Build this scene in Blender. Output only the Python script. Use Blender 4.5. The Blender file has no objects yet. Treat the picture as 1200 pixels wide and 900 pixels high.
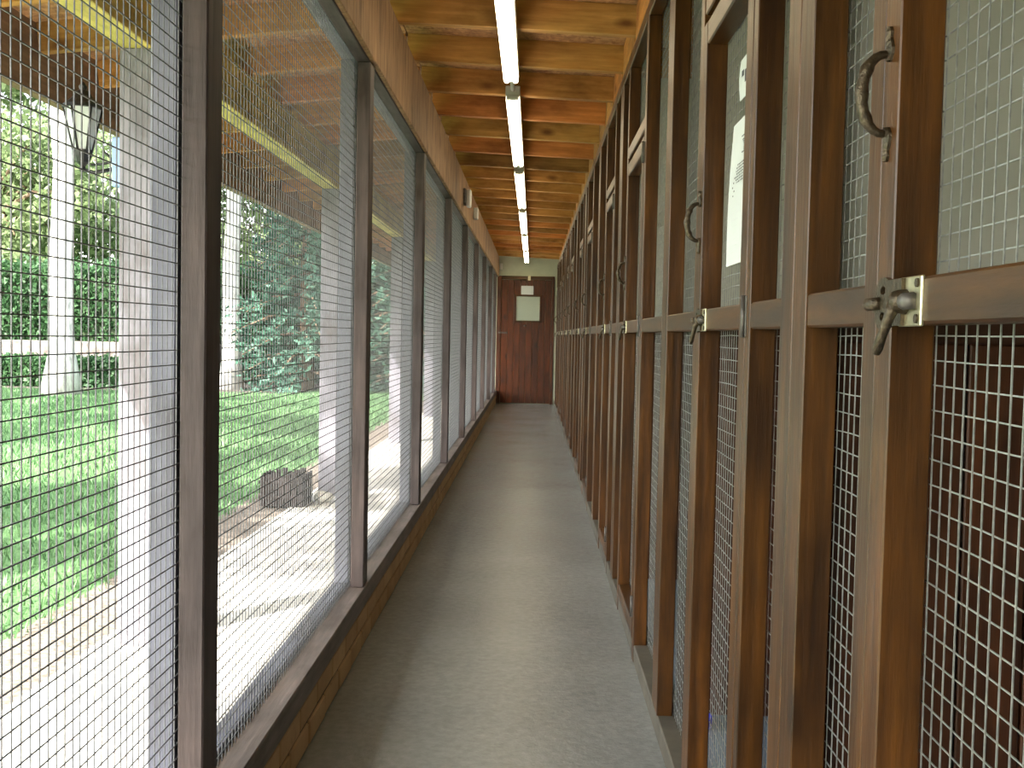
import bpy, bmesh, math, random
import numpy as np
from mathutils import Vector, Matrix

random.seed(7); rng = np.random.default_rng(7)
scene = bpy.context.scene
COL = scene.collection

# ------------------------------------------------------------------ camera
CAM_H = 1.11
def cam_matrix(yaw, pitch, roll):
    cy, sy = math.cos(yaw), math.sin(yaw); cp, sp = math.cos(pitch), math.sin(pitch); cr, sr = math.cos(roll), math.sin(roll)
    B = np.array([[1, 0, 0], [0, 0, -1], [0, 1, 0]], float)
    R = (np.array([[cr, -sr, 0], [sr, cr, 0], [0, 0, 1]]) @ np.array([[1, 0, 0], [0, cp, -sp], [0, sp, cp]])
         @ np.array([[cy, 0, -sy], [0, 1, 0], [sy, 0, cy]]) @ B)
    return Matrix(((R[0][0], -R[1][0], -R[2][0]), (R[0][1], -R[1][1], -R[2][1]), (R[0][2], -R[1][2], -R[2][2])))
cam = bpy.data.cameras.new('camera'); cam_o = bpy.data.objects.new('camera', cam); COL.objects.link(cam_o)
cam.sensor_width = 36; cam.lens = 36 * 1275 / 1200; cam.clip_start = .02; cam.clip_end = 300
cam_o.matrix_world = Matrix.Translation((0, 0, CAM_H)) @ cam_matrix(-.0184, .045, .0203).to_4x4()
scene.camera = cam_o

# ------------------------------------------------------------------ world, sun, exposure
SUN_H = (.55, .835); SUN_EL = math.radians(43.5)
w = bpy.data.worlds.new('world'); scene.world = w; w.use_nodes = True
nt = w.node_tree; bg = nt.nodes['Background']
sky = nt.nodes.new('ShaderNodeTexSky'); sky.sky_type = 'NISHITA'; sky.sun_disc = False
sky.sun_elevation = SUN_EL; sky.sun_rotation = math.atan2(-SUN_H[0], -SUN_H[1]); sky.air_density = 1.0; sky.dust_density = 2.5
hs = nt.nodes.new('ShaderNodeHueSaturation'); hs.inputs['Saturation'].default_value = .5
wb = nt.nodes.new('ShaderNodeMix'); wb.data_type = 'RGBA'; wb.blend_type = 'MULTIPLY'; wb.inputs[0].default_value = 1; wb.inputs[7].default_value = (1, .99, .91, 1)
nt.links.new(sky.outputs[0], hs.inputs['Color']); nt.links.new(hs.outputs[0], wb.inputs[6]); nt.links.new(wb.outputs[2], bg.inputs[0]); bg.inputs[1].default_value = .5
sun = bpy.data.lights.new('sun', 'SUN'); sun.energy = 8.5; sun.angle = math.radians(.6); sun.color = (1, .95, .86)
sun_o = bpy.data.objects.new('sun', sun); COL.objects.link(sun_o); sun_o.location = (-6, -8, 12)
d = Vector((SUN_H[0] * math.cos(SUN_EL), SUN_H[1] * math.cos(SUN_EL), -math.sin(SUN_EL)))
sun_o.rotation_euler = d.to_track_quat('-Z', 'Y').to_euler()
vs = scene.view_settings; vs.view_transform = 'Standard'; vs.look = 'None'; vs.gamma = 1; vs.use_curve_mapping = False
vs.exposure = 1.75
TUBE_COL = (1, .89, .64); TUBE_STRENGTH = 3.1

# ------------------------------------------------------------------ materials
MATS = {}
def new_mat(name):
    m = bpy.data.materials.new(name); m.use_nodes = True; MATS[name] = m
    return m, m.node_tree, m.node_tree.nodes['Principled BSDF']
def setp(b, **k):
    for n, v in k.items(): b.inputs[n.replace('_', ' ')].default_value = v
def ramp(nt, fac, stops):
    r = nt.nodes.new('ShaderNodeValToRGB'); e = r.color_ramp.elements
    while len(e) < len(stops): e.new(.5)
    for el, (p, c) in zip(e, stops): el.position = p; el.color = (*c, 1)
    nt.links.new(fac, r.inputs[0]); return r.outputs[0]
def coords(nt, scale, rand=True):
    tc = nt.nodes.new('ShaderNodeTexCoord'); mp = nt.nodes.new('ShaderNodeMapping'); mp.inputs['Scale'].default_value = scale
    nt.links.new(tc.outputs['Object'], mp.inputs['Vector'])
    if rand:
        oi = nt.nodes.new('ShaderNodeObjectInfo'); ml = nt.nodes.new('ShaderNodeMath'); ml.operation = 'MULTIPLY'; ml.inputs[1].default_value = 37.0
        nt.links.new(oi.outputs['Random'], ml.inputs[0]); nt.links.new(ml.outputs[0], mp.inputs['Location'])
    return mp.outputs[0]
def noise(nt, vec, scale, detail=4, rough=.55):
    n = nt.nodes.new('ShaderNodeTexNoise'); n.inputs['Scale'].default_value = scale; n.inputs['Detail'].default_value = detail
    n.inputs['Roughness'].default_value = rough; nt.links.new(vec, n.inputs['Vector']); return n.outputs['Fac']
def mix(nt, fac, a, b, typ='MIX'):
    m = nt.nodes.new('ShaderNodeMix'); m.data_type = 'RGBA'; m.blend_type = typ
    for i, v in ((0, fac), (6, a), (7, b)):
        if isinstance(v, (int, float)): m.inputs[i].default_value = v
        elif isinstance(v, tuple): m.inputs[i].default_value = (*v, 1)
        else: nt.links.new(v, m.inputs[i])
    return m.outputs[2]
def bump(nt, b, h, strength, dist=.01):
    n = nt.nodes.new('ShaderNodeBump'); n.inputs['Strength'].default_value = strength; n.inputs['Distance'].default_value = dist
    nt.links.new(h, n.inputs['Height']); nt.links.new(n.outputs[0], b.inputs['Normal'])
AX = {'x': (1, 14, 14), 'y': (14, 1, 14), 'z': (14, 14, 1)}
def wood(name, axis, dark, light, knot, rough=.5, spec=.5, tint=None, relief=.25, knots=True):
    """long-grained timber; tone varies from piece to piece"""
    key = name + '_' + axis
    if key in MATS: return MATS[key]
    m, nt, b = new_mat(key)
    v = coords(nt, AX[axis])
    g = noise(nt, v, 3.2, 6, .6)
    col = ramp(nt, g, [(.28, dark), (.55, tuple((a + c) / 2 for a, c in zip(dark, light))), (.75, light)])
    s = AX[axis]; v2 = coords(nt, tuple(1 if q == 1 else 2.2 for q in s))
    big = noise(nt, v2, 3.0, 4, .65)
    col = mix(nt, 1.0, col, ramp(nt, big, [(.3, (.55, .5, .45)), (.5, (1, 1, 1)), (.72, (1.3, 1.25, 1.2))]), 'MULTIPLY')
    if knots:
        vo = nt.nodes.new('ShaderNodeTexVoronoi'); vo.inputs['Scale'].default_value = 3.2; nt.links.new(coords(nt, tuple(.75 if q == 1 else 1.6 for q in s)), vo.inputs['Vector'])
        k = ramp(nt, vo.outputs['Distance'], [(.04, (.9, .9, .9)), (.15, (0, 0, 0))])
        col = mix(nt, k, col, knot)
    oi = nt.nodes.new('ShaderNodeObjectInfo')
    if tint: tn = ramp(nt, oi.outputs['Random'], tint)
    else: tn = ramp(nt, oi.outputs['Random'], [(0, (.82, .82, .82)), (1, (1.12, 1.08, 1.05))])
    col = mix(nt, 1.0, col, tn, 'MULTIPLY')
    nt.links.new(col, b.inputs['Base Color']); setp(b, Roughness=rough); b.inputs['Specular IOR Level'].default_value = spec
    bump(nt, b, g, relief, .004)
    return m
def stain(a): return wood('stained_timber', a, (.021, .0072, .001), (.118, .0455, .0065), (.008, .0026, .001), .34, .46, relief=.5)
def boards_dark(a): return wood('dark_boarding', a, (.026, .0075, .002), (.085, .026, .007), (.015, .005, .003), .45, .4)
def weathered(a): return wood('weathered_timber', a, (.044, .033, .034), (.108, .085, .084), (.05, .03, .02), .6, .35, relief=.5)
def pine(a): return wood('pine', a, (.34, .165, .05), (.60, .345, .125), (.14, .05, .015), .6, .3,
                         tint=[(0, (.66, .66, .58)), (.35, (1, 1, .8)), (.6, (1.1, .80, .62)), (.8, (.9, .95, .72)), (1, (1.1, .9, .7))])
def fascia_board(a): return wood('fascia_board', a, (.20, .11, .055), (.46, .285, .145), (.10, .05, .025), .7, .25, relief=.5)
def grey_post(a): return wood('grey_painted_post', a, (.17, .168, .21), (.25, .245, .295), (.12, .11, .12), .6, .3, knots=False)
def frame_grey(a): return wood('lavender_cast_frame', a, (.09, .097, .135), (.14, .148, .195), (.08, .07, .08), .6, .3, knots=False)  # darker than the post grey; lavender cast of daylight mixed into the colour
def simple(name, col, rough=.5, metal=0, noise_amt=.15, scale=20, spec=.5, bumpamt=0):
    if name in MATS: return MATS[name]
    m, nt, b = new_mat(name)
    n = noise(nt, coords(nt, (1, 1, 1)), scale, 4)
    c = ramp(nt, n, [(.3, tuple(x * (1 - noise_amt) for x in col)), (.7, tuple(min(1, x * (1 + noise_amt)) for x in col))])
    nt.links.new(c, b.inputs['Base Color']); setp(b, Roughness=rough, Metallic=metal); b.inputs['Specular IOR Level'].default_value = spec
    if bumpamt: bump(nt, b, n, bumpamt, .01)
    return m
def emit(name, col, strength):
    m, nt, b = new_mat(name); setp(b, Base_Color=(*col, 1), Emission_Color=(*col, 1), Emission_Strength=strength); return m

wire_m = simple('galvanised_wire', (.37, .38, .365), .42, .65, .25, 90)
dark_wire_m = simple('dark_wire', (.115, .12, .13), .5, .25, .3, 90)  # darker and less metallic than the galvanised wire
bounce_tinted_pine = lambda a: wood('bounce_yellow_pine', a, (.50, .40, .10), (.74, .62, .20), (.3, .2, .05), .6, .3)  # beam pine, yellow-green bounce from lawn and paving put into its colour
floor_m, nt, b = new_mat('painted_concrete')
v = coords(nt, (1, 1, 1), False)
n1 = noise(nt, v, 1.3, 5); n2 = noise(nt, v, 85, 3, .7); n3 = noise(nt, v, 38, 5, .7)
c = ramp(nt, n1, [(.3, (.21, .222, .215)), (.7, (.30, .312, .30))]); c = mix(nt, .25, c, ramp(nt, n3, [(.35, (.12, .125, .12)), (.7, (.40, .41, .39))]))
nt.links.new(c, b.inputs['Base Color']); setp(b, Roughness=.23)
mx = nt.nodes.new('ShaderNodeMath'); mx.operation = 'MULTIPLY_ADD'; nt.links.new(n2, mx.inputs[0]); mx.inputs[1].default_value = .5; nt.links.new(n3, mx.inputs[2])
bump(nt, b, mx.outputs[0], .32, .005)

brick_m, nt, b = new_mat('clay_brick')
v = coords(nt, (1, 1, 1)); n1 = noise(nt, v, 40, 5); n2 = noise(nt, v, 6, 3)
oi = nt.nodes.new('ShaderNodeObjectInfo')
c = ramp(nt, oi.outputs['Random'], [(0, (.44, .27, .13)), (.5, (.52, .33, .16)), (1, (.38, .22, .10))])
c = mix(nt, .5, c, ramp(nt, n2, [(.3, (.32, .19, .09)), (.7, (.56, .37, .19))])); c = mix(nt, ramp(nt, n1, [(.6, (0, 0, 0)), (.75, (.4, .4, .4))]), c, (.16, .09, .05))
nt.links.new(c, b.inputs['Base Color']); setp(b, Roughness=.85); bump(nt, b, n1, .5, .004)
mortar_m = simple('mortar', (.10, .075, .05), .95, 0, .3, 60)

osb_m, nt, b = new_mat('strand_board')
vo = nt.nodes.new('ShaderNodeTexVoronoi'); vo.inputs['Scale'].default_value = 26; nt.links.new(coords(nt, (1, 2.4, 1)), vo.inputs['Vector'])
sp = nt.nodes.new('ShaderNodeSeparateColor'); nt.links.new(vo.outputs['Color'], sp.inputs[0])
c = ramp(nt, sp.outputs[0], [(0, (.20, .085, .035)), (.5, (.40, .20, .08)), (1, (.56, .32, .14))])
vo2 = nt.nodes.new('ShaderNodeTexVoronoi'); vo2.inputs['Scale'].default_value = 31; nt.links.new(coords(nt, (2.2, 1, 1)), vo2.inputs['Vector'])
sp2 = nt.nodes.new('ShaderNodeSeparateColor'); nt.links.new(vo2.outputs['Color'], sp2.inputs[0])
c = mix(nt, .45, c, ramp(nt, sp2.outputs[1], [(0, (.24, .10, .04)), (1, (.58, .33, .15))]))
nt.links.new(c, b.inputs['Base Color']); setp(b, Roughness=.7); bump(nt, b, sp.outputs[0], .4, .003)

plaster_m = simple('pale_green_plaster', (.50, .53, .42), .8, 0, .06, 9, .3, .1)
pen_panel_m = simple('pale_pen_lining', (.45, .45, .385), .75, 0, .05, 5, .3)
pen_floor_m = simple('pale_blue_pen_floor', (.19, .25, .32), .5, 0, .1, 12)
white_m = simple('white_plastic', (.78, .77, .72), .4, 0, .04, 10)
housing_m = simple('lamp_housing_enamel', (.70, .70, .62), .4, 0, .05, 10)
tube_m = emit('lit_fluorescent_tube', TUBE_COL, TUBE_STRENGTH)
bronze_m = simple('aged_bronze', (.07, .052, .032), .36, .6, .45, 130, .5, .3)
brass_m = simple('polished_brass_plate', (.62, .58, .40), .32, .85, .2, 60)
steel_m = simple('dark_steel', (.12, .11, .10), .5, .7, .3, 60)
paper_m = simple('white_paper', (.62, .65, .66), .8, 0, .02, 8)
ink_m = simple('grey_ink', (.06, .06, .08), .8, 0, .1, 30)
pale_ink_m = simple('pale_ruled_ink', (.62, .64, .66), .8, 0, .05, 30)
blue_m = simple('bright_blue_plastic', (.02, .04, .55), .35, 0, .1, 20)
black_m = simple('black_cast_metal', (.03, .03, .032), .45, .5, .3, 50)
frost_m = simple('frosted_lantern_glass', (.5, .54, .53), .35, 0, .05, 12)
bluebox_m = simple('pale_blue_box_paint', (.25, .36, .62), .5, 0, .08, 10)
pave_m = simple('pale_concrete_paving', (.62, .59, .54), .85, 0, .12, 7, .3, .2)
gravel_m = simple('gravelly_soil', (.15, .125, .105), .95, 0, .55, 45, .2, .8)
bark_m, nt, b = new_mat('pale_bark')
v = coords(nt, (2, 2, .6)); n1 = noise(nt, v, 6, 6, .7)
nt.links.new(ramp(nt, n1, [(.35, (.26, .25, .24)), (.5, (.5, .49, .46)), (.7, (.66, .65, .62))]), b.inputs['Base Color']); setp(b, Roughness=.9); bump(nt, b, n1, .6, .03)
brown_bark_m = simple('brown_bark', (.16, .11, .075), .95, 0, .4, 14, .2, .6)
lawn_m, nt, b = new_mat('mown_lawn')
v = coords(nt, (1, 1, 1), False); n1 = noise(nt, v, .55, 4); n2 = noise(nt, v, 40, 4)
c = ramp(nt, n1, [(.3, (.05, .12, .05)), (.7, (.10, .185, .075))]); c = mix(nt, .4, c, ramp(nt, n2, [(.3, (.025, .075, .02)), (.7, (.095, .185, .055))]))
nt.links.new(c, b.inputs['Base Color']); setp(b, Roughness=.9); b.inputs['Specular IOR Level'].default_value = .2; bump(nt, b, n2, .6, .03)
def leaf_mat(name, a, c2, trans=.35):
    m, nt, b = new_mat(name)
    n = noise(nt, coords(nt, (1, 1, 1)), 2.2, 3); n2 = noise(nt, coords(nt, (1, 1, 1)), 23, 2)
    c = mix(nt, .5, ramp(nt, n, [(.3, a), (.7, c2)]), ramp(nt, n2, [(.3, a), (.7, c2)]))
    tr = nt.nodes.new('ShaderNodeBsdfTranslucent'); ms = nt.nodes.new('ShaderNodeMixShader'); ms.inputs[0].default_value = trans
    nt.links.new(c, b.inputs['Base Color']); nt.links.new(c, tr.inputs[0]); setp(b, Roughness=.55); b.inputs['Specular IOR Level'].default_value = .3
    out = nt.nodes['Material Output']
    nt.links.new(b.outputs[0], ms.inputs[1]); nt.links.new(tr.outputs[0], ms.inputs[2]); nt.links.new(ms.outputs[0], out.inputs[0])
    return m
hedge_leaf_m = leaf_mat('hedge_leaves', (.02, .06, .025), (.06, .13, .05))
conifer_leaf_m = leaf_mat('conifer_needles', (.02, .065, .045), (.06, .14, .095), .2)
tree_leaf_m = leaf_mat('tree_leaves', (.08, .12, .05), (.20, .26, .12), .4)
grass_leaf_m = leaf_mat('grass_blades', (.055, .135, .055), (.15, .255, .11), .3)
glass_m, nt, b = new_mat('window_glass')
setp(b, Base_Color=(.75, .82, .72, 1), Roughness=.12, Metallic=0); b.inputs['Transmission Weight'].default_value = .55; b.inputs['IOR'].default_value = 1.45

# ------------------------------------------------------------------ builders
def tag(o, label=None, cat=None, group=None, kind=None):
    for k, v in (('label', label), ('category', cat), ('group', group), ('kind', kind)):
        if v: o[k] = v
    return o
def empty(name, loc, label=None, cat=None, group=None, kind=None):
    o = bpy.data.objects.new(name, None); COL.objects.link(o); o.location = loc; o.empty_display_size = .1
    WORLD[o.name] = Vector(loc); return tag(o, label, cat, group, kind)
WORLD = {}
def link(name, me, parent=None, loc=(0, 0, 0), rot=None):
    o = bpy.data.objects.new(name, me); COL.objects.link(o)
    loc = Vector(loc); WORLD[o.name] = loc
    if parent: o.parent = parent; o.location = loc - WORLD[parent.name]
    else: o.location = loc
    if rot: o.rotation_euler = rot
    return o
def mesh_np(name, verts, faces, mat):
    me = bpy.data.meshes.new(name); me.from_pydata([tuple(v) for v in verts], [], [tuple(f) for f in faces]); me.update()
    me.materials.append(mat); return me
def bm_mesh(name, bm, mat, smooth=False):
    me = bpy.data.meshes.new(name); bm.normal_update(); bm.to_mesh(me); bm.free(); me.materials.append(mat)
    if smooth:
        for p in me.polygons: p.use_smooth = True
    return me
CACHE = {}
def box_mesh(dx, dy, dz, mat, bev=.003):
    key = (round(dx, 4), round(dy, 4), round(dz, 4), mat.name, bev)
    if key in CACHE: return CACHE[key]
    bm = bmesh.new(); bmesh.ops.create_cube(bm, size=1)
    for v in bm.verts: v.co = Vector((v.co.x * dx, v.co.y * dy, v.co.z * dz))
    if bev: bmesh.ops.bevel(bm, geom=bm.edges[:], offset=min(bev, .3 * min(dx, dy, dz)), segments=1, affect='EDGES')
    CACHE[key] = bm_mesh('block', bm, mat); return CACHE[key]
def box(name, x0, x1, y0, y1, z0, z1, mat, parent=None, bev=.003):
    return link(name, box_mesh(x1 - x0, y1 - y0, z1 - z0, mat, bev), parent, ((x0 + x1) / 2, (y0 + y1) / 2, (z0 + z1) / 2))
def tube_bm(bm, pts, radii, seg=8, caps=True):
    pts = [Vector(p) for p in pts]; rings = []
    up = None
    for i, p in enumerate(pts):
        t = (pts[min(i + 1, len(pts) - 1)] - pts[max(i - 1, 0)]).normalized()
        if up is None: up = t.orthogonal().normalized()
        up = (up - t * up.dot(t)).normalized(); s = t.cross(up)
        r = radii[i] if isinstance(radii, (list, tuple)) else radii
        rings.append([bm.verts.new(p + (up * math.cos(a) + s * math.sin(a)) * r) for a in [2 * math.pi * k / seg for k in range(seg)]])
    for a, c in zip(rings, rings[1:]):
        for k in range(seg): bm.faces.new((a[k], a[(k + 1) % seg], c[(k + 1) % seg], c[k]))
    if caps: bm.faces.new(rings[0][::-1]); bm.faces.new(rings[-1])
    return bm
def tube(name, pts, radii, mat, parent=None, seg=8, origin=None):
    o = Vector(origin) if origin else Vector(pts[0]); bm = bmesh.new()
    tube_bm(bm, [Vector(p) - o for p in pts], radii, seg)
    bmesh.ops.recalc_face_normals(bm, faces=bm.faces[:])
    return link(name, bm_mesh(name, bm, mat, True), parent, o)
def wire_panel(name, x, y0, y1, z0, z1, parent, pitch=.0254, r=.0011, wob=.0009, y_off=0.0, z_off=0.0, side=1, mat=None):
    """welded square mesh in the plane x = const: real four-sided wires, verticals on one side of the horizontals"""
    V = []; F = []
    oy, oz = (y0 + y1) / 2, (z0 + z1) / 2
    def run(p, q, nseg, jd):
        base = len(V); n = nseg + 1; axis = (q - p) / np.linalg.norm(q - p)
        u = np.array([1., 0, 0]); s = np.cross(axis, u)
        ph = rng.uniform(0, 6.3); amp = wob * rng.uniform(.3, 1.3)
        for i in range(n):
            t = i / nseg; c = p + (q - p) * t + jd * amp * math.sin(ph + t * 9) 
            for a, b_ in ((1, 1), (-1, 1), (-1, -1), (1, -1)): V.append(tuple(c + u * a * r * .8 + s * b_ * r * .8))
        for i in range(nseg):
            for k in range(4):
                a0 = base + i * 4 + k; a1 = base + i * 4 + (k + 1) % 4
                F.append((a0, a1, a1 + 4, a0 + 4))
    ys = np.arange(math.ceil((y0 - y_off) / pitch) * pitch + y_off, y1, pitch)
    zs = np.arange(math.ceil((z0 - z_off) / pitch) * pitch + z_off, z1, pitch)
    for y in ys: run(np.array([side * r * .9, y - oy, z0 - oz]), np.array([side * r * .9, y - oy, z1 - oz]), 6, np.array([0, 1., 0]))
    for z in zs: run(np.array([-side * r * .9, y0 - oy, z - oz]), np.array([-side * r * .9, y1 - oy, z - oz]), 4, np.array([0, 0, 1.]))
    return link(name, mesh_np(name, V, F, mat or wire_m), parent, (x, oy, oz))

# ------------------------------------------------------------------ layout constants
Y0, Y1 = -1.76, 17.6            # corridor ends
XF, XM = .365, .410             # right framing face, right wire plane
XB, XLM = -.575, -.628          # brick / sill face, left wire plane
def zj(x): return 2.357 - .0417 * (x + .58)     # underside of the rafters

# ------------------------------------------------------------------ setting: floor, walls
o = box('floor', -.62, .47, Y0, Y1, -.12, 0, floor_m, bev=0); tag(o, 'long grey painted concrete corridor floor between brick plinth and pens', 'floor', kind='structure')

wl = empty('wall_left', (XB, 0, 0), 'open timber and wire mesh side wall on a low brick plinth', 'wall', kind='structure')
box('mortar_core', XB - .102, XB - .006, Y0, Y1, 0, .145, mortar_m, wl, 0)
bk = box_mesh(.1, .215, .064, brick_m, .004)
for ci in range(2):
    y = Y0 + .11 + (ci % 2) * .1125 - .1125
    while y < Y1 - .1:
        if y > Y0 + .1: link('brick', bk, wl, (XB - .05 + random.uniform(-.0015, .0015), y, .036 + ci * .073))
        y += .225
PY = [1.914 + 1.865 * k for k in range(-1, 9)]      # near faces of the posts
PW = .09
sill_w = wood('worn_sill_timber', 'y', (.105, .088, .082), (.22, .19, .178), (.06, .05, .045), .6, .35, relief=.5)
box('sill', -.64, -.572, Y0, Y1, .145, .212, sill_w, wl)
box('outer_sill', -.69, -.642, Y0, Y1, .10, .225, frame_grey('y'), wl)
ends = [Y0] + PY[1:] + [Y1]
for y in PY:
    if y + PW > Y1: continue
    box('post', -.624, -.578, y, y + PW, .212, 2.04, weathered('z'), wl)
    box('outer_post', -.682, -.634, y + .008, y + PW, .225, 2.05, frame_grey('z'), wl)
box('top_plate', -.628, -.582, Y0, Y1, 2.04, 2.085, weathered('y'), wl)
box('outer_plate', -.682, -.634, Y0, Y1, 2.05, 2.13, frame_grey('y'), wl)
edges = [Y0] + [y for y in PY if y + PW < Y1] + [Y1]
for a, c in zip(edges, edges[1:]):
    wire_panel('wire_mesh', XLM, a + .003, c - .003 if c == Y1 else c + .02, .19, 2.07, wl, r=.0011, side=-1, y_off=.006, z_off=.005, mat=dark_wire_m)
for a, c in ((Y0, 3.35), (3.352, 7.93), (7.934, 12.6), (12.603, Y1)):
    box('fascia_board', -.602, -.565, a, c, 2.045, zj(-.565) - .002, fascia_board('z'), wl)

# ------------------------------------------------------------------ ceiling
ce = empty('ceiling', (0, 0, 2.4), 'pine rafters and strand board deck of the lean-to roof', 'ceiling', kind='structure')
JL, JR, JM = -2.03, 2.35, -.603
def zo(x): return 2.357 + .10 * (x + .58)        # underside of the veranda rafters, falling outwards
ang, ang_o = math.atan(.0417), -math.atan(.10)
ym = 4.46; js = [ym + .61 * k for k in range(-10, 22)]
for y in js:
    if y > Y1 + .3: continue
    xc = (JM + JR) / 2
    link('rafter', box_mesh(JR - JM, .047, .12, pine('x'), .002), ce, (xc, y - .0235, zj(xc) + .06), (0, ang, 0))
    xc = (JL + JM) / 2
    link('veranda_rafter', box_mesh(JM - JL, .047, .12, pine('x'), .002), ce, (xc, y - .0235, zo(xc) + .06), (0, ang_o, 0))
for k, y in enumerate(np.arange(Y0 - .2, Y1 + .4, 1.22)):
    for xa, xb, f_, g_ in ((JL - .02, JM, zo, ang_o), (JM, .86, zj, ang), (.863, JR, zj, ang)):
        xc = (xa + xb) / 2
        link('deck_board', box_mesh(xb - xa, 1.215, .018, osb_m, 0), ce, (xc, y + .61, f_(xc) + .1295), (0, g_, 0))
felt_m = simple('gap_cover_felt', (.07, .07, .068), .9, 0, .2, 30)
for xa, xb, f_, g_ in ((JL - .06, JM + .01, zo, ang_o), (JM - .01, JR + .1, zj, ang)):
    xc = (xa + xb) / 2
    link('gap_cover', box_mesh(xb - xa, Y1 - Y0 + .8, .012, felt_m, 0), ce, (xc, (Y0 + Y1) / 2 + .1, f_(xc) + .1465), (0, g_, 0))  # unseen sheet, added to stop sky showing through the deck joints
for a, c in zip(js, js[1:]):
    if c > Y1 + .2: continue
    box('blocking', .385, .408, a + .001, c - .048, 2.236, zj(.39) + .118, pine('y'), ce)
o = box('trim_1', -2.085, -2.035, Y0 - .2, 19.5, 2.05, zo(-2.06) + .14, wood('bounce_lit_eaves', 'y', (.13, .08, .05), (.25, .16, .10), (.08, .05, .03), .65, .3)); tag(o, 'brown eaves board along the outer roof edge', 'board', kind='structure')  # base colour lightened to stand for bounced light on the board
o = box('trim_2', -1.425, -1.315, Y0 - .2, 19.5, 2.062, zo(-1.425) - .002, bounce_tinted_pine('y')); tag(o, 'roof beam coloured for yellow bounce light, carried by the grey outer posts', 'beam', kind='structure')

# ------------------------------------------------------------------ right wall: pen fronts
wr = empty('wall_right', (XF, 0, 0), 'long row of dark stained timber pen fronts with wire mesh', 'wall', kind='structure')
A0, PER = 1.467, 3.227
ZT0, ZT1 = 2.185, 2.235         # top rail
RB, RT = 1.128, 1.173           # middle rail
KB = .06                        # bottom rail
XBK = .409
def rpost(y0, y1, z0=KB): return box('post', XF + random.uniform(-.0015, .0015), XBK, y0, y1, z0, ZT0, stain('z'), wr, .0016)
def rail(y0, y1, z0, z1, name='rail'): return box(name, XF + .001, XBK, y0, y1, z0, z1, stain('y'), wr)
kerb_m = simple('grey_kerb_paint', (.105, .092, .07), .7, 0, .2, 14, .3, .2)
def fixed_panel(y0, y1):
    rail(y0, y1, RB, RT, 'middle_rail')
    wire_panel('wire_mesh', XM + .004, y0 - .02, y1 + .02, KB - .01, ZT0 + .01, wr, r=.00088, side=-1)
HB, HT = 1.822, 1.866
DT = 1.797; DB = .068

def pull_handle(parent, y, z):
    h = empty('pull_handle', (XF, y, z)); h.parent = parent; h.location = Vector((XF, y, z)) - WORLD[parent.name]
    pts = []; rad = []
    for i in range(15):
        t = i / 14; a = math.pi * t
        pts.append((XF - .004 - .027 * math.sin(a) ** .8, y, z + .041 * math.cos(a))); rad.append(.0040 + .0022 * math.sin(a) + (.0016 if i in (4, 7, 10) else 0))
    tube('grip', pts, rad, bronze_m, h, 8)
    for s in (1, -1):
        bm = bmesh.new()
        prof = [(.034, .003), (.040, .008), (.046, .0095), (.053, .006), (.058, .003), (.064, .0042), (.069, .001)]
        L = [bm.verts.new((-.0045, wd, s * q)) for q, wd in prof]; R = [bm.verts.new((-.0045, -wd, s * q)) for q, wd in prof]
        L2 = [bm.verts.new((0, wd * 1.1, s * q)) for q, wd in prof]; R2 = [bm.verts.new((0, -wd * 1.1, s * q)) for q, wd in prof]
        C = [bm.verts.new((-.008, 0, s * q)) for q, wd in prof]
        for i in range(len(prof) - 1):
            for P, Q in ((L, C), (C, R), (L2, L), (R, R2)): bm.faces.new((P[i], P[i + 1], Q[i + 1], Q[i]))
        bmesh.ops.recalc_face_normals(bm, faces=bm.faces[:])
        link('leaf_backplate', bm_mesh('leaf_backplate', bm, bronze_m), h, (XF, y, z))
    return h
def disc(bm, c, r, d, seg=14, hole=0):
    c = Vector(c)
    ring = lambda rr, dx: [bm.verts.new(c + Vector((dx, rr * math.cos(2 * math.pi * k / seg), rr * math.sin(2 * math.pi * k / seg)))) for k in range(seg)]
    f, bk_ = ring(r, -d), ring(r, 0)
    for k in range(seg): bm.faces.new((f[k], f[(k + 1) % seg], bk_[(k + 1) % seg], bk_[k]))
    if hole:
        g, g2 = ring(hole, -d), ring(hole, 0)
        for k in range(seg):
            bm.faces.new((f[k], f[(k + 1) % seg], g[(k + 1) % seg], g[k])); bm.faces.new((g[k], g[(k + 1) % seg], g2[(k + 1) % seg], g2[k]))
    else: bm.faces.new(f)
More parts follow.
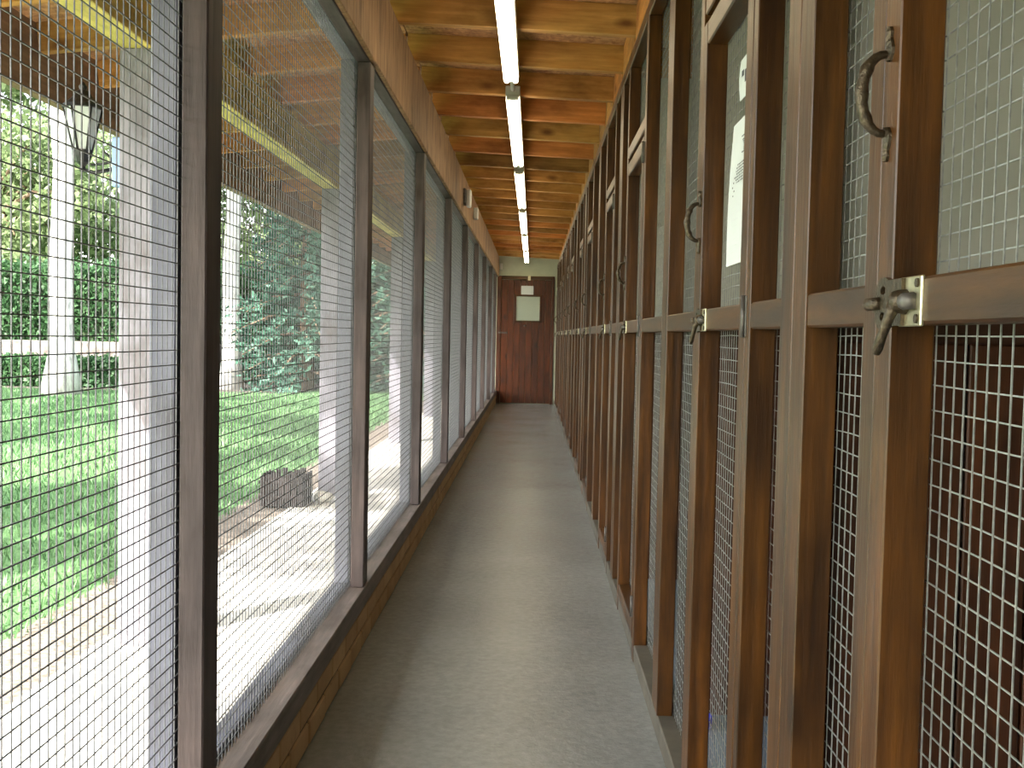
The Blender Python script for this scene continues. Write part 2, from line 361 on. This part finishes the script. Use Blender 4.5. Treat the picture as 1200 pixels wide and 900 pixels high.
def latch(parent, yc, z):
    """yc: seam between the door stile (near) and the frame post (far)"""
    h = empty('turn_latch', (XF, yc, z)); h.parent = parent; h.location = Vector((XF, yc, z)) - WORLD[parent.name]
    box('keeper_plate', XF - .004, XF, yc - .141, yc - .078, z - .024, z + .024, brass_m, h, .002)
    for q in (-.017, .017):
        bm = bmesh.new(); disc(bm, (0, 0, 0), .0045, .002, 10); bmesh.ops.recalc_face_normals(bm, faces=bm.faces[:]); link('screw', bm_mesh('screw', bm, bronze_m), h, (XF - .004, yc - .132, z + q))
        box('slot', XF - .0052, XF - .0038, yc - .094, yc - .089, z + q - .005, z + q + .005, black_m, h, 0)
    tube('keeper_barrel', [(XF - .008, yc - .129, z), (XF - .008, yc - .096, z)], .0085, steel_m, h, 10)
    bm = bmesh.new()
    disc(bm, (0, 0, .0135), .0135, .006, 16, .0045); disc(bm, (0, 0, -.0135), .0135, .006, 16, .0045)
    for v in bm.verts: v.co.y = v.co.y * 1.8 - .036
    r = bmesh.ops.create_cube(bm, size=1)
    for v in r['verts']: v.co = Vector((v.co.x * .008 - .004, v.co.y * .046 - .075, v.co.z * .046))
    r = bmesh.ops.create_cube(bm, size=1)
    for v in r['verts']: v.co = Vector((v.co.x * .007 - .0035, v.co.y * .05 - .036, v.co.z * .018))
    bmesh.ops.recalc_face_normals(bm, faces=bm.faces[:])
    link('latch_case', bm_mesh('latch_case', bm, bronze_m), h, (XF, yc, z))
    tube('bolt', [(XF - .009, yc + .002, z), (XF - .009, yc, z), (XF - .009, yc - .03, z)], [.0062, .0072, .0068], bronze_m, h, 10)
    py = yc - .100
    tube('pivot', [(XF - .004, py, z), (XF - .013, py, z), (XF - .018, py, z), (XF - .021, py, z)], [.0125, .0115, .0095, .004], bronze_m, h, 12)
    tube('lever', [(XF - .014, py, z), (XF - .018, py + .004, z - .014), (XF - .021, py + .014, z - .032), (XF - .023, py + .022, z - .046), (XF - .023, py + .024, z - .052)],
         [.0075, .0055, .0048, .0056, .003], bronze_m, h, 10)
    return h
def hinge(parent, y, z):
    h = empty('butt_hinge', (XF, y, z)); h.parent = parent; h.location = Vector((XF, y, z)) - WORLD[parent.name]
    box('leaf', XF - .003, XF, y - .012, y + .012, z - .035, z + .035, steel_m, h, .0005)
    tube('knuckle', [(XF - .005, y, z - .036), (XF - .005, y, z + .036)], .0042, steel_m, h, 8)
DOOR_LABELS = [
 'nearest mesh pen door, with large bronze pull handle and brass latch', 'second mesh pen door, with white papers on its wire',
 'third mesh pen door from the camera', 'fourth mesh pen door from the camera', 'fifth mesh pen door from the camera', 'sixth mesh pen door from the camera',
 'seventh mesh pen door from the camera', 'eighth mesh pen door from the camera', 'ninth mesh pen door from the camera', 'tenth mesh pen door from the camera',
 'farthest mesh pen door, next to the end wall']
ND = [0]
def pen_door(y0, y1, near_w, far_w):
    i = ND[0]; ND[0] += 1
    dd = empty('door_%d' % (i + 1), (XF, (y0 + y1) / 2, DB), DOOR_LABELS[i], 'door', 'mesh pen doors', 'structure')
    m = stain('z'); my = stain('y')
    x0 = XF - .0015
    box('stile', x0, XBK, y0, y0 + near_w, DB, DT, m, dd, .0016); box('stile', x0, XBK, y1 - far_w, y1, DB, DT, m, dd, .0016)
    a, c = y0 + near_w, y1 - far_w
    for nm, z0, z1 in (('top_rail', DT - .05, DT), ('middle_rail', RB, RT), ('bottom_rail', DB, DB + .05)): box(nm, x0 + .0005, XBK, a, c, z0, z1, my, dd)
    wire_panel('wire_mesh', XM + .002, a - .015, c + .015, DB + .01, DT - .01, dd, r=.00088, side=-1)
    yc = y1 + .002
    pull_handle(dd, y1 - far_w * .45, 1.366)
    latch(dd, yc, 1.150)
    for z in (1.74, 1.150, .18): hinge(dd, y0 - .0015, z)
    return dd
def header(y0, y1): rail(y0, y1, HB, HT, 'header_rail'); wire_panel('wire_mesh', XM + .004, y0 - .015, y1 + .015, HT - .005, ZT0 + .01, wr, r=.00088, side=-1)
for n in range(-1, 5):
    B = A0 + PER * n
    rpost(B, B + .07); rpost(B + .0745, B + .145); fixed_panel(B + .145, B + .378)
    rpost(B + .378, B + .412, .0); 
    if n >= 0: pen_door(B + .415, B + .972, .055, .047)
    else: fixed_panel(B + .415, B + .972)
    header(B + .412, B + .975); rpost(B + .975, B + 1.022, .0)
    fixed_panel(B + 1.022, B + 1.521); rpost(B + 1.521, B + 1.583); rpost(B + 1.587, B + 1.65)
    fixed_panel(B + 1.65, B + 2.216); rpost(B + 2.216, B + 2.272, .0)
    pen_door(B + 2.275, B + 2.924, .06, .047); header(B + 2.272, B + 2.928); rpost(B + 2.928, B + 2.972, .0)
    fixed_panel(B + 2.972, B + PER)
    box('top_rail', XF, XBK, B, B + PER, ZT0, ZT1, stain('y'), wr)
    for a, c in ((0, .378), (1.022, 2.216), (2.972, PER)): box('bottom_rail', XF + .001, XBK + .03, B + a, B + c, 0, KB, kerb_m, wr)
    for a, c in ((.412, .975), (2.272, 2.928)): box('threshold', XF + .004, XBK + .03, B + a, B + c, 0, KB, kerb_m, wr)

# pens behind the wire
o = box('floor_pens', .445, 2.35, Y0, Y1, -.12, .05, pen_floor_m, bev=0); tag(o, 'pale blue grey floor inside the pens', 'floor', kind='structure')
o = box('wall_pens', 2.35, 2.45, Y0, Y1, -.12, 2.5, pen_panel_m, bev=0); tag(o, 'pale rear wall of the pens seen through the mesh', 'wall', kind='structure')
ordn = ['first', 'second', 'third', 'fourth', 'fifth', 'sixth', 'seventh', 'eighth', 'ninth', 'tenth', 'eleventh']
divs = [A0 + PER * n + q for n in range(-1, 5) for q in (.0725, 1.585) if A0 + PER * n + q > .5]
for i, y in enumerate(divs):
    p = empty('pen_divider', (.42, y, .05), 'divider between pens, dark boarded below and pale above, %s from the camera' % ordn[i], 'divider', 'dividers between the pens', 'structure')
    x = .425; k = 0
    bw = .092
    while x + bw < 2.345:
        box('board', x, x + bw - .004, y - .014 + random.uniform(-.001, .001), y + .014, .05, 1.11, boards_dark('z'), p, .002); x += bw
    box('cap_rail', .425, 2.345, y - .022, y + .022, 1.11, 1.155, boards_dark('x'), p)
    box('upper_panel', .425, 2.345, y - .006, y + .006, 1.155, 2.23, pen_panel_m, p, 0)

# ------------------------------------------------------------------ end walls
o = box('wall_back', -.70, 2.45, Y1, Y1 + .12, -.12, 2.6, plaster_m, bev=0); tag(o, 'pale green plastered end wall around the far door', 'wall', kind='structure')
o = box('wall_front', -.70, 2.45, Y0 - .12, Y0, -.12, 2.6, plaster_m, bev=0); tag(o, 'unseen wall added behind the camera to keep out extra light', 'wall', kind='structure')  # unseen, added so no extra light enters from behind
de = empty('door_12', (-.12, Y1, 0), 'dark red brown boarded end door with small square window', 'door', kind='structure')
fm = wood('red_brown_door_timber', 'z', (.028, .007, .0015), (.15, .036, .007), (.012, .003, .001), .34, .5, relief=.4)
dl, dr, dtop = -.518, .285, 2.0
box('frame_post', dl - .075, dl - .004, Y1 - .03, Y1 + .02, 0, dtop + .06, fm, de); box('frame_post', dr + .004, dr + .045, Y1 - .03, Y1 + .02, 0, dtop + .06, fm, de)
box('frame_head', dl - .004, dr + .004, Y1 - .03, Y1 + .02, dtop + .006, dtop + .06, stain('x'), de)
wx0, wx1, wz0, wz1 = -.283, .097, 1.345, 1.735
npl = 8; pw = (dr - dl) / npl
for k in range(npl):
    a = dl + k * pw + .0015; c = a + pw - .003
    if c > wx0 + .01 and a < wx1 - .01:
        box('plank', a, c, Y1 - .022, Y1 - .002, .012, wz0 - .02, fm, de, .003); box('plank', a, c, Y1 - .022, Y1 - .002, wz1 + .02, dtop, fm, de, .003)
        for p_, q_ in ((a, min(c, wx0 - .01)), (max(a, wx1 + .01), c)):
            if q_ - p_ > .01: box('plank', p_, q_, Y1 - .022, Y1 - .002, wz0 - .02, wz1 + .02, fm, de, .002)
    else: box('plank', a, c, Y1 - .022, Y1 - .002, .012, dtop, fm, de, .003)
for nm, a in (('window_bead', (wx0 - .03, wx1 + .03, wz0 - .03, wz0)), ('window_bead', (wx0 - .03, wx1 + .03, wz1, wz1 + .03))): box(nm, a[0], a[1], Y1 - .034, Y1 - .002, a[2], a[3], stain('x'), de)
for a, c in ((wx0 - .03, wx0), (wx1, wx1 + .03)): box('window_bead', a, c, Y1 - .034, Y1 - .002, wz0, wz1, fm, de)
box('window_pane', wx0, wx1, Y1 - .014, Y1 - .010, wz0, wz1, glass_m, de, 0)
box('bolt_plate', dl - .05, dl + .11, Y1 - .036, Y1 - .022, 1.13, 1.16, steel_m, de)
tube('latch_knob', [(-.135, Y1 - .02, 1.262), (-.135, Y1 - .045, 1.262), (-.135, Y1 - .055, 1.262)], [.016, .022, .012], steel_m, de, 12)
box('door_stop_bracket', -.10, -.055, Y1 - .07, Y1 - .03, dtop - .01, dtop + .07, brass_m, de)
pn = box('paper_notice', -.205, -.008, Y1 - .0245, Y1 - .0225, 1.762, 1.905, paper_m, None, 0); tag(pn, 'small pale notice fixed above the end door window', 'notice')

# ------------------------------------------------------------------ lamps and electrics
LX = -.125; LZ = 2.272
lord = ['nearest', 'second', 'third', 'fourth', 'fifth', 'farthest']
for i in range(6):
    a = 2.97 + 2.47 * i; c = a + 2.06
    t = empty('fluorescent_light', (LX, (a + c) / 2, zj(LX)), 'lit twin tube batten light under the rafters, %s from the camera' % lord[i], 'light', 'batten lights down the corridor')
    box('housing', LX - .036, LX + .036, a - .02, c + .02, LZ + .014, zj(LX) - .001, housing_m, t, .003)
    for s in (-1, 1):
        dy = .0 if s < 0 else .0
        tube('tube', [(LX + s * .020, a + dy, LZ), (LX + s * .020, c - dy, LZ)], .0135, tube_m, t, 10)
    for y0, y1 in ((a - .03, a - .002), (c + .002, c + .03)): box('end_cap', LX - .030, LX + .030, y0, y1, LZ - .004, LZ + .018, housing_m, t, .004)
    if i < 5:
        cn = tube('conduit', [(LX, c + .031, zj(LX) - .022), (LX, a + 2.47 - .031, zj(LX) - .022)], .011, housing_m, None, 8)
        tag(cn, 'grey conduit joining the %s and %s batten lights' % (lord[i], lord[i + 1]), 'conduit', 'conduits between the lights')
jb = empty('security_light', (-.565, 8.55, 2.17), 'white hooded box light on the left beam, nearest of three boxes', 'light')
box('back_box', -.565, -.545, 8.48, 8.62, 2.12, 2.24, steel_m, jb); o = box('cover', -.543, -.505, 8.50, 8.60, 2.10, 2.235, white_m, jb, .008)
o = box('junction_box', -.565, -.525, 9.95, 10.05, 2.16, 2.26, white_m, None, .006); tag(o, 'small white junction box halfway along the left beam', 'box')
o = box('sensor_box', -.562, -.51, Y1 - .045, Y1, 2.16, 2.26, white_m, None, .006); tag(o, 'small white box on the end wall above the door', 'box')

# papers behind the wire of the second door
def paper(name, y0, y1, z0, z1, label, rows, marks, lean=0.0):
    x = XM - .006
    V = []; n = 6
    for i in range(n + 1):
        z = z0 + (z1 - z0) * i / n; off = -.003 * math.sin(i * .52)
        for y in (y0 + lean * (i / n), y1 + lean * (i / n)):
            V.append((off, y - y0, z - z0))
    F = [(2 * i, 2 * i + 1, 2 * i + 3, 2 * i + 2) for i in range(n)]
    me = mesh_np(name, V, F, paper_m); o = link(name, me, None, (x, y0, z0)); s = o.modifiers.new('thick', 'SOLIDIFY'); s.thickness = .0008; s.offset = 0
    tag(o, label, 'paper', 'papers on the second door')
    bm = bmesh.new()
    def strip(ya, yb, za, zb):
        t = ((za + zb) / 2) / (z1 - z0); off = -.003 * math.sin(t * n * .52) - .0012; l = lean * t
        bm.faces.new([bm.verts.new(p) for p in ((off, ya + l, za), (off, ya + l, zb), (off, yb + l, zb), (off, yb + l, za))])
    W_ = y1 - y0; H_ = z1 - z0
    for q in rows: strip(W_ * .05, W_ * .95, H_ * q, H_ * q + .0016)
    link('ruled_lines', bm_mesh('ruled_lines', bm, pale_ink_m), o, (x, y0, z0)); bm = bmesh.new()
    for (u, v_, du, dv) in marks: strip(W_ * u, W_ * (u + du), H_ * v_, H_ * (v_ + dv))
    link('printed_text', bm_mesh('printed_text', bm, ink_m), o, (x, y0, z0)); return o
marks = []
for k in range(9): marks.append((random.uniform(.08, .25), .86 - k * .014, random.uniform(.1, .3), .008))
for k in range(7):
    u = .1
    while u < .55: dw = random.uniform(.02, .06); marks.append((u, .68 - k * .02, dw, .010)); u += dw + .03
for k in range(5): marks.append((.62 + .05 * (k % 3), .60 - k * .03, .05, .012))
paper('record_sheet', 2.13, 2.31, 1.262, 1.547, 'tall white printed record sheet hanging on the mesh of the second door', [.04 + .045 * k for k in range(11)], marks, -.045)
paper('name_card', 2.10, 2.205, 1.585, 1.665, 'small white card above the record sheet on the second door', [], [(.2, .3, .2, .3), (.5, .5, .2, .15)])
bl = empty('blue_bowl', (.482, 2.93, .05), 'small bright blue bowl on the pale floor of the second pen', 'bowl')
bm = bmesh.new(); prof = [(.018, 0), (.026, .004), (.031, .034), (.029, .036), (.023, .010), (.0, .008)]; sg = 18
rings = [[bm.verts.new((r_ * math.cos(2 * math.pi * k / sg), r_ * math.sin(2 * math.pi * k / sg), z_)) for k in range(sg)] for r_, z_ in prof[:-1]]
for p, q in zip(rings, rings[1:]):
    for k in range(sg): bm.faces.new((p[k], p[(k + 1) % sg], q[(k + 1) % sg], q[k]))
bm.faces.new(rings[0][::-1]); bm.faces.new(rings[-1])
bl2 = link('bowl_body', bm_mesh('bowl_body', bm, blue_m, True), bl, (.482, 2.93, .0505))

# ------------------------------------------------------------------ outside: ground
o = box('pavement', -1.52, -.69, -4, 22, -.12, -.002, pave_m, bev=.01); tag(o, 'sunlit pale concrete path outside the mesh wall', 'path', kind='structure')
o = box('garden_bed', -1.86, -1.52, -4, 22, -.12, -.012, gravel_m, bev=0); tag(o, 'gravelly soil strip between path and lawn', 'soil', kind='structure')
o = box('lawn', -40, -1.83, -14, 70, -.14, -.02, lawn_m, bev=0); tag(o, 'mown green lawn with dappled sunlight', 'lawn', kind='structure')
o = box('ground_beyond', -1.83, 40, 22, 70, -.14, -.02, lawn_m, bev=0); tag(o, 'grassy ground behind the building', 'ground', kind='structure')
o = box('hedge_bed', -16, -4.2, 18.9, 24, -.1, -.008, simple('shaded_soil', (.06, .05, .045), .95, 0, .4, 25, .2, .6), bev=0); tag(o, 'bare soil bed along the foot of the hedge', 'soil', kind='structure')  # soil colour darkened to stand for shade at the hedge foot
def blades(n, xr, yr, h, name, label):
    X = rng.uniform(*xr, n); Y = rng.uniform(*yr, n); Hh = h * rng.uniform(.5, 1.3, n); a = rng.uniform(0, 6.28, n); wd = .004 + Y * .0005; ln = rng.normal(0, .35, (n, 2)) * Hh[:, None]
    V = np.empty((n, 3, 3)); dx = np.cos(a) * wd; dy = np.sin(a) * wd
    V[:, 0] = np.stack([X - dx, Y - dy, np.full(n, -.02)], 1); V[:, 1] = np.stack([X + dx, Y + dy, np.full(n, -.02)], 1); V[:, 2] = np.stack([X + ln[:, 0], Y + ln[:, 1], Hh - .02], 1)
    me = bpy.data.meshes.new(name); me.from_pydata(V.reshape(-1, 3).tolist(), [], np.arange(3 * n).reshape(-1, 3).tolist()); me.materials.append(grass_leaf_m)
    o = link(name, me); tag(o, label, 'grass', kind='stuff')
blades(70000, (-9.5, -1.80), (2.6, 19), .055, 'grass', 'short bright grass blades of the mown lawn')

# veranda posts
pord = ['nearest', 'second', 'third', 'fourth', 'fifth']
for k in range(5):
    y = 3.73 + 3.56 * k
    o = box('veranda_post', -1.43, -1.315, y, y + .10, -.01, 2.062, grey_post('z'), None, .004); tag(o, 'grey square roof post on the path, %s from the camera' % pord[k], 'post', 'grey roof posts on the path')
# lantern
ly = 3.79; lx = -1.58
la = empty('wall_lantern', (lx, ly, 1.62), 'black lantern with frosted panes hung from the nearest grey post', 'lantern')
def hexring(r, z, n=6, rot=.3): return [Vector((r * math.cos(rot + 2 * math.pi * k / n), r * math.sin(rot + 2 * math.pi * k / n), z)) for k in range(n)]
top, bot = hexring(.062, 1.865), hexring(.030, 1.722)
for k in range(6):
    a, b_, c, e = top[k], top[(k + 1) % 6], bot[(k + 1) % 6], bot[k]
    V = [a, b_, c, e]; V += [v * 1 - Vector((v.x, v.y, 0)).normalized() * .002 for v in V]
    F = [(0, 1, 2, 3), (7, 6, 5, 4), (0, 4, 5, 1), (1, 5, 6, 2), (2, 6, 7, 3), (3, 7, 4, 0)]
    link('pane', mesh_np('pane', [v - Vector((0, 0, 1.62)) for v in V], F, frost_m), la, (lx, ly, 1.62))
    tube('rib', [Vector((lx, ly, 0)) + a * 1.02 - Vector((0, 0, a.z * .02)), Vector((lx, ly, 0)) + e * 1.02 - Vector((0, 0, e.z * .02))], .004, black_m, la, 6)
def lathe(name, prof, mat, parent, loc, seg=12):
    bm = bmesh.new(); R_ = [[bm.verts.new((r_ * math.cos(2 * math.pi * k / seg), r_ * math.sin(2 * math.pi * k / seg), z_)) for k in range(seg)] for r_, z_ in prof]
    for p, q in zip(R_, R_[1:]):
        for k in range(seg): bm.faces.new((p[k], p[(k + 1) % seg], q[(k + 1) % seg], q[k]))
    bm.faces.new(R_[0][::-1]); bm.faces.new(R_[-1]); bmesh.ops.recalc_face_normals(bm, faces=bm.faces[:])
    return link(name, bm_mesh(name, bm, mat), parent, loc)
lathe('cap', [(.07, 0), (.066, .012), (.045, .03), (.03, .045), (.022, .06), (.012, .066), (.014, .078), (.004, .092)], black_m, la, (lx, ly, 1.864), 12)
lathe('base_cup', [(.006, -.075), (.012, -.068), (.008, -.055), (.022, -.042), (.03, -.02), (.034, 0)], black_m, la, (lx, ly, 1.722), 12)
tube('arm', [(lx, ly, 1.655), (lx + .04, ly, 1.645), (-1.465, ly, 1.66)], .007, black_m, la, 8)
tube('scroll', [(lx + .03, ly, 1.672)] + [(lx + .05 + .05 * math.sin(t * .45), ly, 1.675 + .045 * (t / 6) ** 2) for t in range(1, 7)], .0045, black_m, la, 6)
box('mounting_box', -1.468, -1.430, ly - .03, ly + .05, 1.595, 1.765, bluebox_m, la, .004)
# planter trough
px0, px1, py0, py1 = -1.70, -1.42, 6.78, 7.06
pl = empty('planter_trough', (-1.56, 6.92, 0), 'dark slatted wooden planter on the path edge beside the second grey post', 'planter')
dark_pl = wood('planter_timber', 'z', (.014, .010, .011), (.04, .030, .030), (.02, .01, .01), .7, .3)
for k in range(7):
    x = px0 + k * .04
    for yy in (py0, py1 - .014): box('slat', x, x + .034, yy, yy + .014, .0, .19 + .012 * (k % 3), dark_pl, pl, .002)
for k in range(6):
    y = py0 + .016 + k * .042
    for xx in (px0, px1 - .014): box('slat', xx, xx + .014, y, y + .036, .0, .19 + .012 * (k % 2), dark_pl, pl, .002)
for z in (.05, .145): box('band', px0 - .004, px1 + .004, py0 - .006, py0 - .0005, z, z + .02, dark_pl, pl, .001)
box('soil_fill', px0 + .015, px1 - .015, py0 + .015, py1 - .015, .0, .15, gravel_m, pl, 0)
def rock(name, loc, r, label):
    bm = bmesh.new(); bmesh.ops.create_icosphere(bm, subdivisions=2, radius=r)
    for v in bm.verts: v.co = Vector((v.co.x * 1.3, v.co.y, v.co.z * .8)) * random.uniform(.86, 1.1)
    o = link(name, bm_mesh(name, bm, simple('pale_stone', (.6, .57, .5), .9, 0, .2, 15), True), None, loc); tag(o, label, 'stone')
rock('stone', (-1.34, 7.0, .035), .05, 'pale rounded stone on the path beside the dark planter')

# ------------------------------------------------------------------ trees and hedge
def leaf_cloud(P, size, mat, name, parent, loc, flat=0.0, aspect=1.8):
    n = len(P); u = rng.normal(size=(n, 3)); u[:, 2] *= (1 - flat); u /= np.linalg.norm(u, axis=1)[:, None]
    t = rng.normal(size=(n, 3)); v = np.cross(u, t); v /= np.linalg.norm(v, axis=1)[:, None]
    s = size * rng.uniform(.6, 1.4, n)[:, None]
    V = np.stack([P - u * s, P + v * s / aspect, P + u * s, P - v * s / aspect], 1).reshape(-1, 3) - np.array(loc)
    me = bpy.data.meshes.new(name); me.from_pydata(V.tolist(), [], np.arange(4 * n).reshape(-1, 4).tolist()); me.materials.append(mat)
    return link(name, me, parent, loc)
def blob(n, c, r):
    d_ = rng.normal(size=(n, 3)); d_ /= np.linalg.norm(d_, axis=1)[:, None]
    return np.array(c) + d_ * (rng.uniform(0, 1, n) ** .45)[:, None] * np.array(r)
def broad_tree(loc, h, tr, crown, n, size, label, bark=None, lean=(0, 0), group='garden trees', flare=1.5, nblob=13, clump=.34):
    x, y = loc; t = empty('tree', (x, y, -.02), label, 'tree', group)
    pts = []; rad = []
    for i in range(9):
        q = i / 8; pts.append((x + lean[0] * q + .06 * math.sin(i * 1.7) * q, y + lean[1] * q, -.04 + h * q)); rad.append(tr * (1 - .35 * q) * (1 + (flare - 1) * math.exp(-q * h / .3)))
    tube('trunk', pts, rad, bark or bark_m, t, 12, (x, y, -.02))
    tx, ty, tz = pts[-1]; P = []
    for k in range(nblob):
        a = random.uniform(0, 6.28); rr = random.uniform(.2, .95)
        c = (tx + crown[0] * rr * math.cos(a), ty + crown[0] * rr * math.sin(a), tz + crown[1] * random.uniform(-.45, .6))
        tube('branch', [(tx, ty, tz - .4), ((tx + c[0]) / 2, (ty + c[1]) / 2, (tz + c[2]) / 2 + .1), c], [tr * .45, tr * .28, tr * .1], bark or bark_m, t, 6)
        P.append(blob(n // nblob, c, (crown[0] * clump, crown[0] * clump, crown[1] * clump * .9)))
    leaf_cloud(np.concatenate(P), size, tree_leaf_m, 'leaves', t, (tx, ty, tz)); return t
broad_tree((-7.66, 17.55), 6.0, .2, (3.0, 2.2), 5000, .12, 'pale trunked tree at the lawn edge before the hedge, left of the nearest grey post', flare=1.75)
broad_tree((-5.62, 20.2), 6.2, .17, (2.6, 2.2), 5000, .12, 'pale trunked tree beside the dark conifer', flare=1.4)
# sources of the dappled light: garden trees just outside the left edge of the view
for (p, lb) in (((-6.0, 1.9), 'broad garden tree outside the left of the view, nearest'), ((-8.8, 7.6), 'broad garden tree outside the left of the view, between two others'),
                ((-11.2, 12.0), 'broad garden tree outside the left of the view, farthest')):
    broad_tree(p, random.uniform(5.4, 6.0), .18, (3.3, 1.9), 3600, .12, lb, nblob=34, clump=.15)
# trees beyond the hedge
far = [((-13.4, 26.5), 'light leafy tree beyond the hedge, left of the pale trunk'), ((-16.5, 31), 'light leafy tree beyond the hedge at the far left'), ((-11.5, 31), 'light leafy tree beyond the hedge behind the pale trunk'), ((-7.5, 33), 'light leafy tree beyond the hedge behind the conifer'), ((-3.0, 34), 'light leafy tree beyond the hedge, rightmost')]
for (p, lb) in far: broad_tree(p, random.uniform(3.8, 4.6), .2, (3.0, 3.4), 8000, .10, lb, brown_bark_m, group='trees beyond the hedge')
he = empty('hedge', (-9.5, 23, -.02), 'dense green clipped hedge across the end of the lawn', 'hedge')
hx0, hx1, hy0, hy1, hh = -18, -.5, 22.6, 24.2, 2.35
n = 32000
fx = rng.uniform(hx0, hx1, n); face = rng.uniform(0, 1, n) < .78
fy = np.where(face, hy0 + np.abs(rng.normal(0, .10, n)) + .12 * np.sin(fx * 1.3), rng.uniform(hy0, hy1, n)); fz = np.where(face, rng.uniform(0, hh, n), hh + rng.normal(0, .09, n)) + .1 * np.sin(fx * 2.1) * face
leaf_cloud(np.stack([fx, fy, np.abs(fz)], 1), .062, hedge_leaf_m, 'leaves', he, (-9.5, 23, 1))
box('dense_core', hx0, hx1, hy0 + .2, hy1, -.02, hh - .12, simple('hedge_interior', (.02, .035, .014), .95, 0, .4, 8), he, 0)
gw = box('garden_wall', -17, -6.4, 22.05, 22.3, -.02, .80, simple('sun_dappled_stone', (.17, .14, .125), .9, 0, .7, 6, .2, .5), None, .02); tag(gw, 'low wall added for the sunlit band before the tall hedge, sun dapple in its colour', 'wall')  # wall added for a bright sunlit band; dappled sun mottled into the stone colour
lh = empty('low_hedge', (-11.5, 19.9, -.02), 'low dark green hedge at the far edge of the lawn', 'hedge')
n = 9000; fx = rng.uniform(-16, -7.3, n); fr = rng.uniform(0, 1, n) < .6
leaf_cloud(np.stack([fx, np.where(fr, 19.62 + np.abs(rng.normal(0, .06, n)), rng.uniform(19.62, 20.2, n)), np.where(fr, rng.uniform(0, .5, n), .5 + rng.normal(0, .04, n))], 1), .05, hedge_leaf_m, 'leaves', lh, (-11.5, 19.9, .2))
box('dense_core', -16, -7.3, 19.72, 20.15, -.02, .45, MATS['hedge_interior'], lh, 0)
def conifer(loc, h, r, n, label):
    x, y = loc; t = empty('conifer_tree', (x, y, -.02), label, 'tree', 'conifers by the lawn')
    tube('trunk', [(x, y, -.04), (x, y, h * .5), (x, y, h)], [.16, .1, .02], brown_bark_m, t, 8)
    P = []; tiers = 15
    for k in range(tiers):
        z = .35 + (h - .5) * k / tiers; rad = r * (1 - k / tiers) ** .8 + .15; nb = 9
        for j in range(nb):
            a = 2 * math.pi * (j + .5 * (k % 2)) / nb + random.uniform(-.2, .2); L = rad * random.uniform(.8, 1.1)
            m_ = n // (tiers * nb); q = rng.uniform(.15, 1, m_) ** .7
            px_ = x + np.cos(a) * L * q; py_ = y + np.sin(a) * L * q; pz_ = z - .35 * L * q ** 2 + .1 * q
            P.append(np.stack([px_, py_, pz_], 1) + rng.normal(0, .09, (m_, 3)))
            tube('branch', [(x, y, z), (x + math.cos(a) * L * .5, y + math.sin(a) * L * .5, z - .06 * L), (x + math.cos(a) * L, y + math.sin(a) * L, z - .28 * L)], [.03, .02, .006], brown_bark_m, t, 5)
    Pn = np.concatenate(P); Pn[:, 2] = np.maximum(Pn[:, 2], .05)
    leaf_cloud(Pn, .085, conifer_leaf_m, 'needles', t, (x, y, 2), .2, 3.2)
conifer((-4.3, 20.6), 6.0, 1.45, 13000, 'blue green conifer right of the second pale trunk')
conifer((-2.3, 20.8), 6.5, 1.45, 9000, 'blue green conifer seen through the third mesh bay')
